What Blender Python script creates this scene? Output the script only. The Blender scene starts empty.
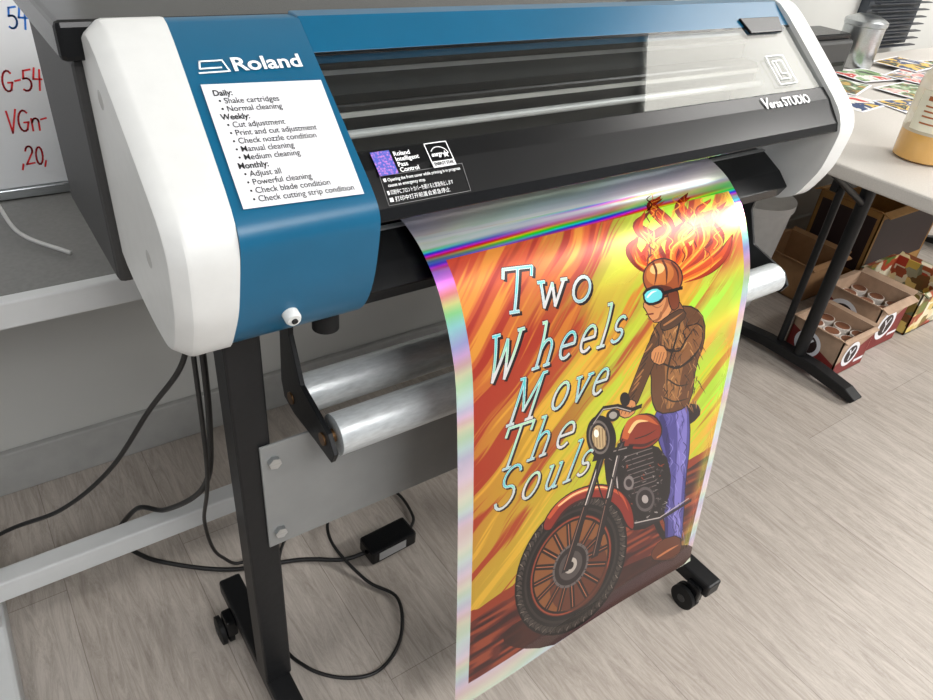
import bpy, bmesh, math, random
import numpy as np
from mathutils import Matrix, Vector
random.seed(4); rng=np.random.default_rng(7)
SC=bpy.context.scene; COL=SC.collection
SC.view_settings.view_transform='Standard'
H=1.12
# ------------------------------------------------------------------ materials
def srgb(c):
    return tuple(((x/255.)/12.92 if x/255.<=.04045 else ((x/255.+.055)/1.055)**2.4) for x in c)
MATS={}
def mat(name,rgb,rough=.5,metal=0.,var=.06,scale=30.,bump=0.,coat=0.,spec=.5,emit=0.,alpha=1.,stretch=(1,1,1),trans=0.):
    if name in MATS: return MATS[name]
    m=bpy.data.materials.new(name); m.use_nodes=True; nt=m.node_tree; b=nt.nodes['Principled BSDF']
    c=srgb(rgb)
    tc=nt.nodes.new('ShaderNodeTexCoord'); mp=nt.nodes.new('ShaderNodeMapping'); mp.inputs['Scale'].default_value=stretch
    nz=nt.nodes.new('ShaderNodeTexNoise'); nz.inputs['Scale'].default_value=scale; nz.inputs['Detail'].default_value=5
    rp=nt.nodes.new('ShaderNodeValToRGB')
    rp.color_ramp.elements[0].position=.3; rp.color_ramp.elements[1].position=.7
    rp.color_ramp.elements[0].color=(*[x*(1-var) for x in c],1); rp.color_ramp.elements[1].color=(*[min(1,x*(1+var)) for x in c],1)
    nt.links.new(tc.outputs['Object'],mp.inputs['Vector']); nt.links.new(mp.outputs[0],nz.inputs['Vector']); nt.links.new(nz.outputs['Fac'],rp.inputs['Fac']); nt.links.new(rp.outputs[0],b.inputs['Base Color'])
    b.inputs['Roughness'].default_value=rough; b.inputs['Metallic'].default_value=metal
    b.inputs['Specular IOR Level'].default_value=spec
    b.inputs['Coat Weight'].default_value=coat; b.inputs['Coat Roughness'].default_value=.08
    b.inputs['Transmission Weight'].default_value=trans
    if emit>0:
        nt.links.new(rp.outputs[0],b.inputs['Emission Color']); b.inputs['Emission Strength'].default_value=emit
    if alpha<1: b.inputs['Alpha'].default_value=alpha
    if bump>0:
        bp=nt.nodes.new('ShaderNodeBump'); bp.inputs['Strength'].default_value=bump; bp.inputs['Distance'].default_value=.002
        nt.links.new(nz.outputs['Fac'],bp.inputs['Height']); nt.links.new(bp.outputs[0],b.inputs['Normal'])
    MATS[name]=m; return m
def floor_mat():
    m=bpy.data.materials.new('wood_planks'); m.use_nodes=True; nt=m.node_tree; N=nt.nodes; Lk=nt.links; b=N['Principled BSDF']
    tc=N.new('ShaderNodeTexCoord'); mp=N.new('ShaderNodeMapping'); mp.inputs['Rotation'].default_value=(0,0,math.radians(90))
    Lk.new(tc.outputs['Object'],mp.inputs[0])
    br=N.new('ShaderNodeTexBrick'); br.inputs['Scale'].default_value=1; br.inputs['Brick Width'].default_value=1.2; br.inputs['Row Height'].default_value=.20
    br.inputs['Mortar Size'].default_value=.0008; br.inputs['Mortar Smooth'].default_value=.3; br.inputs['Bias'].default_value=0
    br.inputs['Color1'].default_value=(*srgb((187,179,171)),1); br.inputs['Color2'].default_value=(*srgb((177,168,159)),1); br.inputs['Mortar'].default_value=(*srgb((145,136,128)),1)
    br.offset=.37
    Lk.new(mp.outputs[0],br.inputs['Vector'])
    m2=N.new('ShaderNodeMapping'); m2.inputs['Scale'].default_value=(15,1.7,1); Lk.new(tc.outputs['Object'],m2.inputs[0])
    nz=N.new('ShaderNodeTexNoise'); nz.inputs['Scale'].default_value=3.6; nz.inputs['Detail'].default_value=13; nz.inputs['Roughness'].default_value=.84; nz.inputs['Distortion'].default_value=1.5
    Lk.new(m2.outputs[0],nz.inputs['Vector'])
    rp=N.new('ShaderNodeValToRGB'); e=rp.color_ramp.elements; e[0].position=.36; e[0].color=(.62,.60,.58,1); e[1].position=.59; e[1].color=(1.05,1.05,1.05,1)
    Lk.new(nz.outputs['Fac'],rp.inputs[0])
    mx=N.new('ShaderNodeMix'); mx.data_type='RGBA'; mx.blend_type='MULTIPLY'; mx.inputs['Factor'].default_value=1
    Lk.new(br.outputs['Color'],mx.inputs[6]); Lk.new(rp.outputs[0],mx.inputs[7]); Lk.new(mx.outputs[2],b.inputs['Base Color'])
    b.inputs['Roughness'].default_value=.42
    bp=N.new('ShaderNodeBump'); bp.inputs['Strength'].default_value=.12; bp.inputs['Distance'].default_value=.002; Lk.new(nz.outputs['Fac'],bp.inputs['Height']); Lk.new(bp.outputs[0],b.inputs['Normal'])
    return m
def pane_mat():
    m=bpy.data.materials.new('smoked_acrylic'); m.use_nodes=True; nt=m.node_tree; N=nt.nodes; Lk=nt.links
    out=N['Material Output']; N.remove(N['Principled BSDF'])
    tr=N.new('ShaderNodeBsdfTransparent'); tr.inputs[0].default_value=(.86,.87,.87,1)
    gl=N.new('ShaderNodeBsdfGlossy'); gl.inputs['Roughness'].default_value=.01; gl.inputs[0].default_value=(.92,.91,.86,1)
    fr=N.new('ShaderNodeFresnel'); ge=N.new('ShaderNodeNewGeometry')
    # same index of refraction on both faces of the thin pane
    mi=N.new('ShaderNodeMath'); mi.operation='MULTIPLY_ADD'; mi.inputs[1].default_value=1/1.45-1.45; mi.inputs[2].default_value=1.45
    Lk.new(ge.outputs['Backfacing'],mi.inputs[0]); Lk.new(mi.outputs[0],fr.inputs[0])
    nz=N.new('ShaderNodeTexNoise'); nz.inputs['Scale'].default_value=3
    ad=N.new('ShaderNodeMath'); ad.operation='MULTIPLY_ADD'; ad.inputs[1].default_value=.58; Lk.new(fr.outputs[0],ad.inputs[0]); 
    m3=N.new('ShaderNodeMath'); m3.operation='MULTIPLY'; m3.inputs[1].default_value=.012; Lk.new(nz.outputs['Fac'],m3.inputs[0]); Lk.new(m3.outputs[0],ad.inputs[2])
    mx=N.new('ShaderNodeMixShader'); Lk.new(ad.outputs[0],mx.inputs[0]); Lk.new(tr.outputs[0],mx.inputs[1]); Lk.new(gl.outputs[0],mx.inputs[2]); Lk.new(mx.outputs[0],out.inputs[0])
    return m
WHITE=mat('white_plastic',(219,220,218),.38,var=.02,scale=60)
BLUE=mat('blue_plastic',(0,90,126),.30,var=.04,scale=20)
BLACK=mat('black_plastic',(13,14,16),.26,var=.2,spec=.28)
BLACKM=mat('black_powder_coated_steel',(20,21,23),.45,var=.15,scale=120,bump=.1,spec=.35)
DGREY=mat('dark_grey_plastic',(52,52,52),.55,var=.08,scale=200,bump=.1)
STEEL=mat('brushed_aluminium',(190,194,196),.28,metal=1,var=.1,scale=60,stretch=(.3,6,6))
ROLL=mat('satin_aluminium_tube',(206,211,213),.34,metal=.30,var=.12,scale=70,stretch=(1,4,4),bump=.2)
PLATE=mat('grey_painted_steel',(138,139,138),.45,var=.04)
RUBBER=mat('black_rubber',(16,16,17),.6,var=.15,spec=.3)
PAPER=mat('white_paper',(230,230,234),.6,var=.01)
INK=mat('black_ink',(14,14,16),.6)
WINK=mat('white_ink',(252,253,254),.5,var=.0)
DESKT=mat('grey_laminate',(118,118,116),.5,var=.08,scale=150)
FRAME=mat('white_painted_steel',(206,208,208),.4,var=.03)
WALLM=mat('painted_wall',(184,184,180),.8,var=.02,scale=8)
CARD=mat('brown_cardboard',(150,112,74),.8,var=.1,scale=40)
# ------------------------------------------------------------------ mesh helpers
WL={}
def mk(name,verts,faces,material,smooth=False,bevel=0.,origin=None,seg=2):
    V=[Vector(v) for v in verts]
    if origin is None:
        lo=[min(v[i] for v in V) for i in range(3)]; hi=[max(v[i] for v in V) for i in range(3)]
        origin=((lo[0]+hi[0])/2,(lo[1]+hi[1])/2,lo[2])
    o=Vector(origin)
    me=bpy.data.meshes.new(name); me.from_pydata([tuple(v-o) for v in V],[],faces)
    bm=bmesh.new(); bm.from_mesh(me); bmesh.ops.recalc_face_normals(bm,faces=bm.faces); bm.to_mesh(me); bm.free()
    if smooth is True:
        for p in me.polygons: p.use_smooth=True
    elif smooth=='auto':
        for p in me.polygons: p.use_smooth=True
        me.set_sharp_from_angle(angle=math.radians(38))
    elif smooth=='crisp':
        for p in me.polygons: p.use_smooth=True
        me.set_sharp_from_angle(angle=math.radians(20))
    ob=bpy.data.objects.new(name,me); COL.objects.link(ob); ob.location=o; WL[ob]=o
    for mm in (material if isinstance(material,list) else [material]): me.materials.append(mm)
    if bevel>0:
        md=ob.modifiers.new('bevel','BEVEL'); md.width=bevel; md.segments=seg; md.limit_method='ANGLE'; md.angle_limit=math.radians(40)
    return ob
def empty(name,loc):
    o=bpy.data.objects.new(name,None); o.empty_display_size=.05; COL.objects.link(o); o.location=loc; WL[o]=Vector(loc); return o
def par(child,parent):
    child.parent=parent; child.matrix_parent_inverse=Matrix.Translation(-WL[parent]); return child
def top(o,label,cat,group=None):
    o['label']=label; o['category']=cat
    if group: o['group']=group
    return o
def struct(o,kind='structure'): o['kind']=kind; return o
def join(parts):
    V=[];F=[]
    for v,f in parts:
        n=len(V); V+=list(v); F+=[[i+n for i in q] for q in f]
    return V,F
def boxg(x,y,z,ang=0,piv=None):
    v=[(a,b,c) for a in x for b in y for c in z]
    f=[(0,1,3,2),(4,6,7,5),(0,4,5,1),(2,3,7,6),(0,2,6,4),(1,5,7,3)]
    if ang:
        if piv is None: piv=(sum(x)/2,sum(y)/2)
        c,s=math.cos(ang),math.sin(ang)
        v=[(piv[0]+(p[0]-piv[0])*c-(p[1]-piv[1])*s,piv[1]+(p[0]-piv[0])*s+(p[1]-piv[1])*c,p[2]) for p in v]
    return v,f
def box(name,x,y,z,m,bevel=.003,ang=0,piv=None):
    v,f=boxg(x,y,z,ang,piv); return mk(name,v,f,m,bevel=bevel)
def prismg(prof,x0,x1):
    n=len(prof); v=[(x0,*p) for p in prof]+[(x1,*p) for p in prof]
    f=[[i,(i+1)%n,n+(i+1)%n,n+i] for i in range(n)]+[list(range(n))[::-1],list(range(n,2*n))]
    return v,f
def prism(name,prof,x0,x1,m,bevel=.002,smooth=False):
    v,f=prismg(prof,x0,x1); return mk(name,v,f,m,bevel=bevel,smooth=smooth)
def chaikin(P,it=2,k=.25):
    for _ in range(it):
        Q=[]
        for i in range(len(P)):
            a=np.array(P[i]);b=np.array(P[(i+1)%len(P)]); Q+=[tuple((1-k)*a+k*b),tuple(k*a+(1-k)*b)]
        P=Q
    return P
def cylg(p0,p1,r0,r1=None,n=32,rings=None):
    r1=r0 if r1 is None else r1
    p0=Vector(p0);p1=Vector(p1);d=(p1-p0); L=d.length; d.normalize()
    a=d.orthogonal().normalized(); b=d.cross(a)
    rings=rings or [(0,r0),(1,r1)]
    v=[];f=[]
    for t,r in rings:
        c=p0+d*(t*L)
        for i in range(n):
            th=2*math.pi*i/n; v.append(tuple(c+a*(r*math.cos(th))+b*(r*math.sin(th))))
    for k in range(len(rings)-1):
        for i in range(n):
            j=(i+1)%n; f.append((k*n+i,k*n+j,(k+1)*n+j,(k+1)*n+i))
    f.append(list(range(n))[::-1]); f.append([(len(rings)-1)*n+i for i in range(n)])
    return v,f
def cyl(name,p0,p1,r0,m,r1=None,n=32,rings=None,bevel=0):
    v,f=cylg(p0,p1,r0,r1,n,rings); return mk(name,v,f,m,smooth='auto',bevel=bevel)
def cat(pts,sub=10):
    P=[Vector(p) for p in pts]; P=[P[0]*2-P[1]]+P+[P[-1]*2-P[-2]]; out=[]
    for i in range(1,len(P)-2):
        for k in range(sub):
            t=k/sub; a,b,c,d=P[i-1],P[i],P[i+1],P[i+2]
            out.append(.5*((2*b)+(c-a)*t+(2*a-5*b+4*c-d)*t*t+(3*b-3*c+d-a)*t**3))
    out.append(P[-2]); return out
def sweepg(pts,r,n=8,sub=10):
    C=cat(pts,sub); v=[];f=[]; up=None
    for i,c in enumerate(C):
        t=(C[min(i+1,len(C)-1)]-C[max(i-1,0)]).normalized()
        if up is None: up=t.orthogonal().normalized()
        up=(up-t*up.dot(t)).normalized(); b=t.cross(up)
        for k in range(n):
            th=2*math.pi*k/n; v.append(tuple(c+up*(r*math.cos(th))+b*(r*math.sin(th))))
    for i in range(len(C)-1):
        for k in range(n):
            j=(k+1)%n; f.append((i*n+k,i*n+j,(i+1)*n+j,(i+1)*n+k))
    f.append(list(range(n))[::-1]); f.append([(len(C)-1)*n+i for i in range(n)])
    return v,f
def sweep(name,pts,r,m,n=8,sub=10):
    v,f=sweepg(pts,r,n,sub); return mk(name,v,f,m,smooth=True)
def textg(s,size=1.,shear=0.,offset=0.,spacing=1.,word=1.):
    cu=bpy.data.curves.new('t','FONT'); cu.body=s; cu.size=size; cu.shear=shear; cu.offset=offset; cu.space_character=spacing; cu.resolution_u=4
    o=bpy.data.objects.new('t',cu); COL.objects.link(o)
    dg=bpy.context.evaluated_depsgraph_get(); me=bpy.data.meshes.new_from_object(o.evaluated_get(dg))
    v=[(p.co.x,p.co.y) for p in me.vertices]; f=[list(p.vertices) for p in me.polygons]
    bpy.data.objects.remove(o); bpy.data.curves.remove(cu); bpy.data.meshes.remove(me)
    return v,f
def texts(name,items,P0,u,w,nrm,m,off=.0006,xs=1.):
    P0=Vector(P0);u=Vector(u);w=Vector(w);nrm=Vector(nrm); parts=[]
    for it in items:
        s,x,y,size=it[:4]; width=it[4] if len(it)>4 else None; sh=it[5] if len(it)>5 else 0; bo=it[6] if len(it)>6 else 0
        v,f=textg(s,size,sh,bo*size)
        v=[(p[0]*xs,p[1]) for p in v]
        if width and v:
            mx=max(p[0] for p in v); k=width/mx; v=[(p[0]*k,p[1]) for p in v]
        parts.append(([tuple(P0+u*(x+p[0])+w*(y+p[1])+nrm*off) for p in v],f))
    V,F=join(parts); return mk(name,V,F,m)
# ------------------------------------------------------------------ camera
Rm=np.array([[.8182,-.5686,.0877],[-.2683,-.5094,-.8180],[.5089,.6458,-.5685]])
U_,_,Vt_=np.linalg.svd(Rm); Rm=U_@Vt_
F=711.9
cd=bpy.data.cameras.new('camera'); cam=bpy.data.objects.new('camera',cd); COL.objects.link(cam)
cd.sensor_width=36; cd.lens=F/933*36; cd.clip_start=.02
M=Matrix.Identity(4)
for i in range(3): M[i][0]=Rm[0][i]; M[i][1]=-Rm[1][i]; M[i][2]=-Rm[2][i]
M[2][3]=H; cam.matrix_world=M; SC.camera=cam
# ------------------------------------------------------------------ room
struct(box('floor',(-2.5,5.2),(-2.6,1.3),(-.05,0),floor_mat(),0))
struct(box('wall_back',(-2.5,5.2),(1.3,1.4),(0,2.8),WALLM,0))
struct(box('wall_right',(5.2,5.3),(-2.6,1.3),(0,2.8),WALLM,0))
struct(box('ceiling',(-2.5,5.2),(-2.6,1.4),(2.8,2.9),mat('ceiling_tile',(170,170,168),.9),0))
struct(box('baseboard_back',(-2.5,5.2),(1.285,1.3),(0,.10),mat('vinyl_baseboard',(160,160,157),.6),.003))
LAMP=mat('light_diffuser',(255,253,250),.5,emit=7.5,var=.0)
def panel(x,y):
    e=empty('ceiling_light',((x[0]+x[1])/2,(y[0]+y[1])/2,2.76))
    par(box('housing',(x[0]-.03,x[1]+.03),(y[0]-.03,y[1]+.03),(2.78,2.8),FRAME,.002),e)
    par(box('diffuser',x,y,(2.765,2.78),LAMP,0),e)
    top(e,'recessed white ceiling light panel glowing in the ceiling','ceiling light','ceiling light panels')
panel((2.75,4.3),(-.15,.85)); panel((-2.1,-.9),(-.4,.2)); panel((-.2,1.8),(-2.3,-1.1)); panel((2.9,4.1),(-2.2,-1.4))
# ------------------------------------------------------------------ printer
pr=top(empty('large_format_printer',(.58,.72,.733)),'white and blue wide-format printer with smoked lid on black stand','printer')
TY,TZ,FY_,FZ_=.659,.987,.5136,.874
def slope(t): return (TY+(FY_-TY)*t, TZ+(FZ_-TZ)*t)
dv=Vector((0,FY_-TY,FZ_-TZ)).normalized(); nn=Vector((0,dv.z,-dv.y)); nn=nn if nn.z>0 else -nn
capP=[(.652,.990),(.682,.986),(.740,.945),(.790,.895),(.785,.84),(.700,.752),(.61,.730),(.558,.728),(.530,.742),(.506,.79),(.498,.850),(.512,.879)]
capS=chaikin(chaikin(capP,1,.16),1,.22)
SK=lambda z:(-.010+.016*(z-.73)/.26)
def cap_mesh(name,layers,skew=False):
    cy=sum(p[0] for p in capS)/len(capS); cz=sum(p[1] for p in capS)/len(capS); n=len(capS); V=[];Fc=[]
    for k,(x,s) in enumerate(layers): V+=[(x+(SK(p[1]) if (skew and k==0) else 0),cy+(p[0]-cy)*s,cz+(p[1]-cz)*s) for p in capS]
    for k in range(len(layers)-1):
        for i in range(n):
            j=(i+1)%n; Fc.append((k*n+i,k*n+j,(k+1)*n+j,(k+1)*n+i))
    Fc.append(list(range(n))); Fc.append([(len(layers)-1)*n+i for i in range(n)])
    return mk(name,V,Fc,WHITE,smooth='crisp')
XL,XM,XR=.1617,.284,1.012
c1=par(cap_mesh('side_cap',[(XL,1),(.122,1.0),(.1185,.993),(.108,.935),(.1065,.92)],True),pr)
c2=par(cap_mesh('side_cap',[(XR,1),(1.045,1.0),(1.049,.993),(1.060,.935),(1.062,.91)]),pr)
HOLE=mat('grey_recess',(180,180,178),.6)
for (y,z) in ((.575,.82),(.65,.93)):
    par(cyl('screw_recess',(.1075,y,z),(.1055,y,z),.009,HOLE,rings=[(0,.008),(.6,.008),(.9,.005),(1,.003)]),c1)
par(cyl('screw_recess',(1.061,.60,.87),(1.064,.60,.87),.008,HOLE),c2)
lineZ=lambda y: TZ-(TY-y)*(TZ-FZ_)/(TY-FY_)+.0025
def rnd(P,i0,i1,it=2):
    seg=P[i0:i1+1]
    for _ in range(it):
        Q=[seg[0]]
        for a_,b_ in zip(seg[:-1],seg[1:]):
            a_=np.array(a_);b_=np.array(b_); Q+=[tuple(.75*a_+.25*b_),tuple(.25*a_+.75*b_)]
        Q.append(seg[-1]); seg=Q
    return P[:i0]+seg+P[i1+1:]
blueP=[(.654,lineZ(.654)),(.676,lineZ(.654)),(.70,.960),(.70,.733),(.566,.729),(.545,.735),(.524,.755),(.508,.79),(.499,.84),(.499,.860),(.512,lineZ(.512)),(.540,lineZ(.540))]
blueP=rnd(blueP,4,11)
v_,f_=prismg(blueP,XL,XM)
v_=[(p[0]+SK(p[2])+.0003,p[1],p[2]) if i<len(blueP) else p for i,p in enumerate(v_)]
par(mk('control_cover',v_,f_,BLUE,smooth='auto'),pr)
par(box('rear_housing',(.098,1.06),(.70,.93),(.733,.950),DGREY,.006),pr)
par(box('rear_cover',(.088,.56),(.682,.99),(.952,.984),BLACK,.005),pr)
par(box('rear_cover',(.565,.80),(.682,.80),(.952,.976),BLACK,.004),pr)
a=slope(.22); a2=(a[0]+.008,a[1]-.012)
par(prism('top_cover',[(TY,TZ),(.680,TZ+.001),(.680,.970),a2,a],XM,XR,BLUE,.0015),pr)
b=slope(.78)
th=.003
win=par(prism('lid_window',[a,b,(b[0]+nn.y*-th,b[1]-nn.z*th),(a[0]-nn.y*th,a[1]-nn.z*th)],XM+.001,XR-.001,pane_mat(),0),pr)
barP=[b,(.530,.887),(.5065,.860),(.503,.849),(.512,.845),(.53,.853),(.552,.876),(b[0]+.010,b[1]-.010)]
bar=par(prism('front_bar',barP,XM,XR,BLACK,.001),pr)
par(prism('window_frame',[slope(.215),slope(.235),(slope(.235)[0]+.01,slope(.235)[1]-.004),(slope(.215)[0]+.01,slope(.215)[1]-.004)],XM,XR,BLACK,.0005),pr)
par(prism('platen_base',[(.70,.788),(.60,.788),(.565,.770),(.545,.752),(.555,.733),(.70,.733)],XM,XR,BLACK,.002),pr)
INT=mat('interior_grey',(58,60,60),.5,var=.1)
par(box('interior_wall',(XM,XR),(.688,.70),(.79,.97),INT,.001),pr)
par(box('carriage_beam',(XM,XR),(.655,.688),(.868,.905),mat('anodised_beam',(28,29,31),.35,metal=.2),.003),pr)
SILV=mat('rail_silver',(200,202,200),.4,metal=.2)
par(cyl('guide_rail',(XM,.643,.878),(XR,.643,.878),.0045,SILV),pr)
par(cyl('guide_rail',(XM,.625,.838),(XR,.625,.838),.003,SILV),pr)
par(box('drive_belt',(XM,XR),(.652,.6545),(.892,.897),mat('belt_white',(180,180,175),.5),0),pr)
par(box('scale_strip',(XM,XR),(.6865,.6878),(.925,.930),SILV,0),pr)
par(box('cutting_strip',(XM,XR),(.60,.607),(.788,.790),PLATE,0),pr)
for i in range(7):
    x=.36+i*.085
    par(cyl('pinch_roller',(x,.63,.803),(x+.03,.63,.803),.012,RUBBER,n=20),pr)
s0=Vector((.905,*slope(.15))); 
V=[];pts=[(0,0),(.088,0),(.080,.024),(.008,.024)]
for h in (0.0,.0035):
    for (px,py) in pts: V.append(tuple(s0+Vector((px,0,0))+dv*py+nn*h))
par(mk('lid_handle',V,[(0,1,2,3),(4,5,6,7),(0,1,5,4),(1,2,6,5),(2,3,7,6),(3,0,4,7)],BLACK,bevel=.001),pr)
ux=Vector((1,0,0)); up=-dv
def sp(x,t): return Vector((x,*slope(t)))
blue_up=nn*.0026
par(texts('brand_lettering',[('Roland',0,0,.0185,.062,0,.022)],sp(.206,.30)+blue_up,ux,up,nn,WINK),pr)
def poly_on(P0,u,w,n,polys,name,m,off=.0006):
    P0=Vector(P0);V=[];Fc=[]
    for pl in polys:
        k=len(V); V+=[tuple(P0+u*p[0]+w*p[1]+n*off) for p in pl]; Fc.append(list(range(k,k+len(pl))))
    return mk(name,V,Fc,m)
def strokes(lines,wd):
    out=[]
    for l in lines:
        for (x0,y0),(x1,y1) in zip(l[:-1],l[1:]):
            L=math.hypot(x1-x0,y1-y0) or 1; nx,ny=-(y1-y0)/L*wd/2,(x1-x0)/L*wd/2; ex,ey=(x1-x0)/L*wd/2,(y1-y0)/L*wd/2
            out.append([(x0+nx-ex,y0+ny-ey),(x1+nx+ex,y1+ny+ey),(x1-nx+ex,y1-ny+ey),(x0-nx-ex,y0-ny-ey)])
    return out
par(poly_on(sp(.178,.30)+blue_up,ux,up,nn,strokes([[(0,0),(.025,0),(.022,.011),(.0035,.011),(.0015,.004),(.019,.004)]],.0014),'brand_emblem',WINK),pr)
lu=nn*.0012
par(texts('series_lettering',[('V',0,0,.022,None,.2,.025),('ersa',.0125,0,.0165,.028,.2,.02),('STUDIO',.0440,0,.0180,.060,0,.028)],sp(.858,.895)+lu,ux,up,nn,WINK),pr)
em=[[(0,0),(.038,0),(.038,.044),(0,.044),(0,0)],[(.008,.008),(.030,.008),(.030,.036),(.008,.036),(.008,.008)],[(.015,.016),(.030,.016)],[(.015,.016),(.015,.036)]]
par(poly_on(sp(.918,.72)+lu,ux,up,nn,strokes(em,.0017),'series_emblem',WINK),pr)
def multi(name,cols,scale,kind='voronoi'):
    m=bpy.data.materials.new(name); m.use_nodes=True; nt=m.node_tree; b_=nt.nodes['Principled BSDF']
    tc=nt.nodes.new('ShaderNodeTexCoord'); r=nt.nodes.new('ShaderNodeValToRGB')
    el=r.color_ramp.elements; el[0].color=(*srgb(cols[0]),1); el[1].color=(*srgb(cols[-1]),1)
    if kind=='halftone':
        v=nt.nodes.new('ShaderNodeTexVoronoi'); v.inputs['Scale'].default_value=scale; el[1].position=.6
        nt.links.new(tc.outputs['Object'],v.inputs['Vector']); nt.links.new(v.outputs['Distance'],r.inputs[0])
    elif kind=='blocks':
        v=nt.nodes.new('ShaderNodeTexVoronoi'); v.inputs['Scale'].default_value=scale; v.distance='CHEBYCHEV'
        for k,c in enumerate(cols[1:-1]): e=el.new((k+1)/(len(cols)-1)); e.color=(*srgb(c),1)
        s_=nt.nodes.new('ShaderNodeSeparateColor'); nt.links.new(tc.outputs['Object'],v.inputs['Vector']); nt.links.new(v.outputs['Color'],s_.inputs[0]); nt.links.new(s_.outputs[0],r.inputs[0])
    else:
        v=nt.nodes.new('ShaderNodeTexNoise'); v.inputs['Scale'].default_value=scale; v.inputs['Detail'].default_value=3; v.inputs['Distortion'].default_value=.6
        r.color_ramp.interpolation='CONSTANT' if scale<22 else 'LINEAR'
        el[0].position=.30; el[1].position=.66
        for k,c in enumerate(cols[1:-1]): e=el.new(.30+.36*(k+1)/(len(cols)-1)); e.color=(*srgb(c),1)
        nt.links.new(tc.outputs['Object'],v.inputs['Vector']); nt.links.new(v.outputs['Fac'],r.inputs[0])
    nt.links.new(r.outputs[0],b_.inputs['Base Color']); return m
par(poly_on(sp(.296,.93)+lu,ux,up,nn,[[(0,0),(.019,0),(.019,.024),(0,.024)]],'sticker',multi('halftone_violet',[(225,140,205),(70,90,190)],450,'halftone')),bar)
par(texts('sticker_lettering',[('Roland',.0,.0175,.0062,None,0,.02),('Intelligent',0,.012,.0062,None,0,.02),('Pass',0,.0065,.0062,None,0,.02),('Control',0,.001,.0062,None,0,.02)],sp(.3175,.93)+lu,ux,up,nn,WINK),bar)
st=[[(0,0),(.024,0),(.024,.025),(0,.025),(0,0)]]
star=[]
for i in range(10):
    q_=math.pi/2+math.pi*i/5; r_=.0042 if i%2==0 else .0018; star.append((.018+r_*math.cos(q_),.012+r_*math.sin(q_)))
par(poly_on(sp(.3525,.93)+lu,ux,up,nn,strokes(st,.001)+strokes([[(.012+.0095*math.cos(q),.0115+.009*math.sin(q)) for q in [math.pi*(.05+.75*i/10) for i in range(11)]]],.0009)+[[(0,0),(.024,0),(.024,.006),(0,.006)]]+[star],'energy_sticker',WINK),bar)
par(texts('energy_lettering',[('ENERGY STAR',.0015,.0015,.0046,.021,0,.03)],sp(.3525,.93)+lu*1.4,ux,up,nn,INK),bar)
par(texts('energy_script',[('energy',.0025,.011,.0065,.0125,.5,.03)],sp(.3525,.93)+lu,ux,up,nn,WINK),bar)
fd=Vector((0,.5065-.530,.860-.887)).normalized(); fn=Vector((0,fd.z,-fd.y)); fn=fn if fn.y<0 else -fn
PB=Vector((.299,.530,.887))
par(poly_on(PB+fd*.034,ux,-fd,fn,strokes([[(-.002,0),(.086,0),(.086,.027),(-.002,.027),(-.002,0)]],.0005),'warning_border',mat('grey_ink',(120,120,120),.5)),bar)
par(texts('warning_lettering',[('\u25a0 Opening the front cover while printing is in progress',0,.0215,.0042,.082,0,.01),('   causes an emergency stop.',0,.0165,.0042,.042,0,.01),('\u25a0 \u5370\u5237\u4e2d\u306b\u30d5\u30ed\u30f3\u30c8\u30ab\u30d0\u30fc\u3092\u958b\u3051\u308b\u3068\u7dca\u6025\u505c\u6b62\u3057\u307e\u3059',0,.0095,.005,.070),('\u25a0 \u6253\u5370\u4e2d\u6253\u5f00\u524d\u76d6\u4f1a\u7d27\u6025\u505c\u6b62',0,.003,.005,.064)],PB+fd*.034,ux,-fd,fn,WINK),bar)
par(cyl('white_knob',(.203,.522,.774),(.203,.5055,.770),.008,WHITE,rings=[(0,.0075),(.85,.0075),(1,.006)],n=24),pr)
par(cyl('knob_pin',(.203,.507,.7703),(.203,.5040,.7695),.0028,INK,n=16),pr)
par(cyl('rubber_foot',(.262,.57,.733),(.262,.57,.708),.014,RUBBER,n=24),pr)
# instruction sheet
sh_n=nn*.0034
an_=math.radians(2.5); su=(ux*math.cos(an_)+dv*math.sin(an_)).normalized(); sv=(dv*math.cos(an_)-ux*math.sin(an_)).normalized()
shP=sp(.175,.36)+sh_n
hgt=.115; wdt=.104
sheet=poly_on(shP,su,sv,nn,[[(0,0),(wdt,0),(wdt,hgt),(0,hgt)]],'instruction_sheet',PAPER,off=0)
top(sheet,'white printed paper instruction sheet taped on the blue cover','paper sheet')
L=['Daily:','\u2022 Shake cartridges','\u2022 Normal cleaning','Weekly:','\u2022 Cut adjustment','\u2022 Print and cut adjustment','\u2022 Check nozzle condition','\u2022 Manual cleaning','\u2022 Medium cleaning','Monthly:','\u2022 Adjust all','\u2022 Powerful cleaning','\u2022 Check blade condition','\u2022 Check cutting strip condition']
items=[(s,.007 if s.endswith(':') else .0095,-.0115-i*.0076,.0078,None,0,.022 if s.endswith(':') else .004) for i,s in enumerate(L)]
par(texts('printed_lettering',items,shP,su,-sv,nn,INK,off=.0004,xs=.90),sheet)
# ------------------------------------------------------------------ stand
stn=top(empty('printer_stand',(.55,.62,0)),'black steel printer stand with casters, cross panel and media rollers','printer stand')
def caster(x,y,sd):
    c=par(box('caster_fork',(min(x,x+sd*.018),max(x,x+sd*.018)),(y-.016,y+.016),(.026,.064),BLACK,.004),stn)
    for dx in (.011,.023):
        xa=x+sd*dx; par(cyl('caster_wheel',(xa-.005,y+.008,.025),(xa+.005,y+.008,.025),.025,RUBBER,n=32,rings=[(0,.019),(.12,.0245),(.88,.0245),(1,.019)]),c)
    par(cyl('caster_hub',(x+sd*.028,y+.008,.025),(x+sd*.0295,y+.008,.025),.008,DGREY,n=20),c)
for lx,fx in ((.185,.184),(.915,.915)):
    par(box('leg',(lx-.02,lx+.02),(.605,.645),(.074,.7265),BLACKM,.003),stn)
    par(box('foot_beam',(fx-.018,fx+.018),(.36,.82),(.046,.076),BLACKM,.004),stn)
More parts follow.
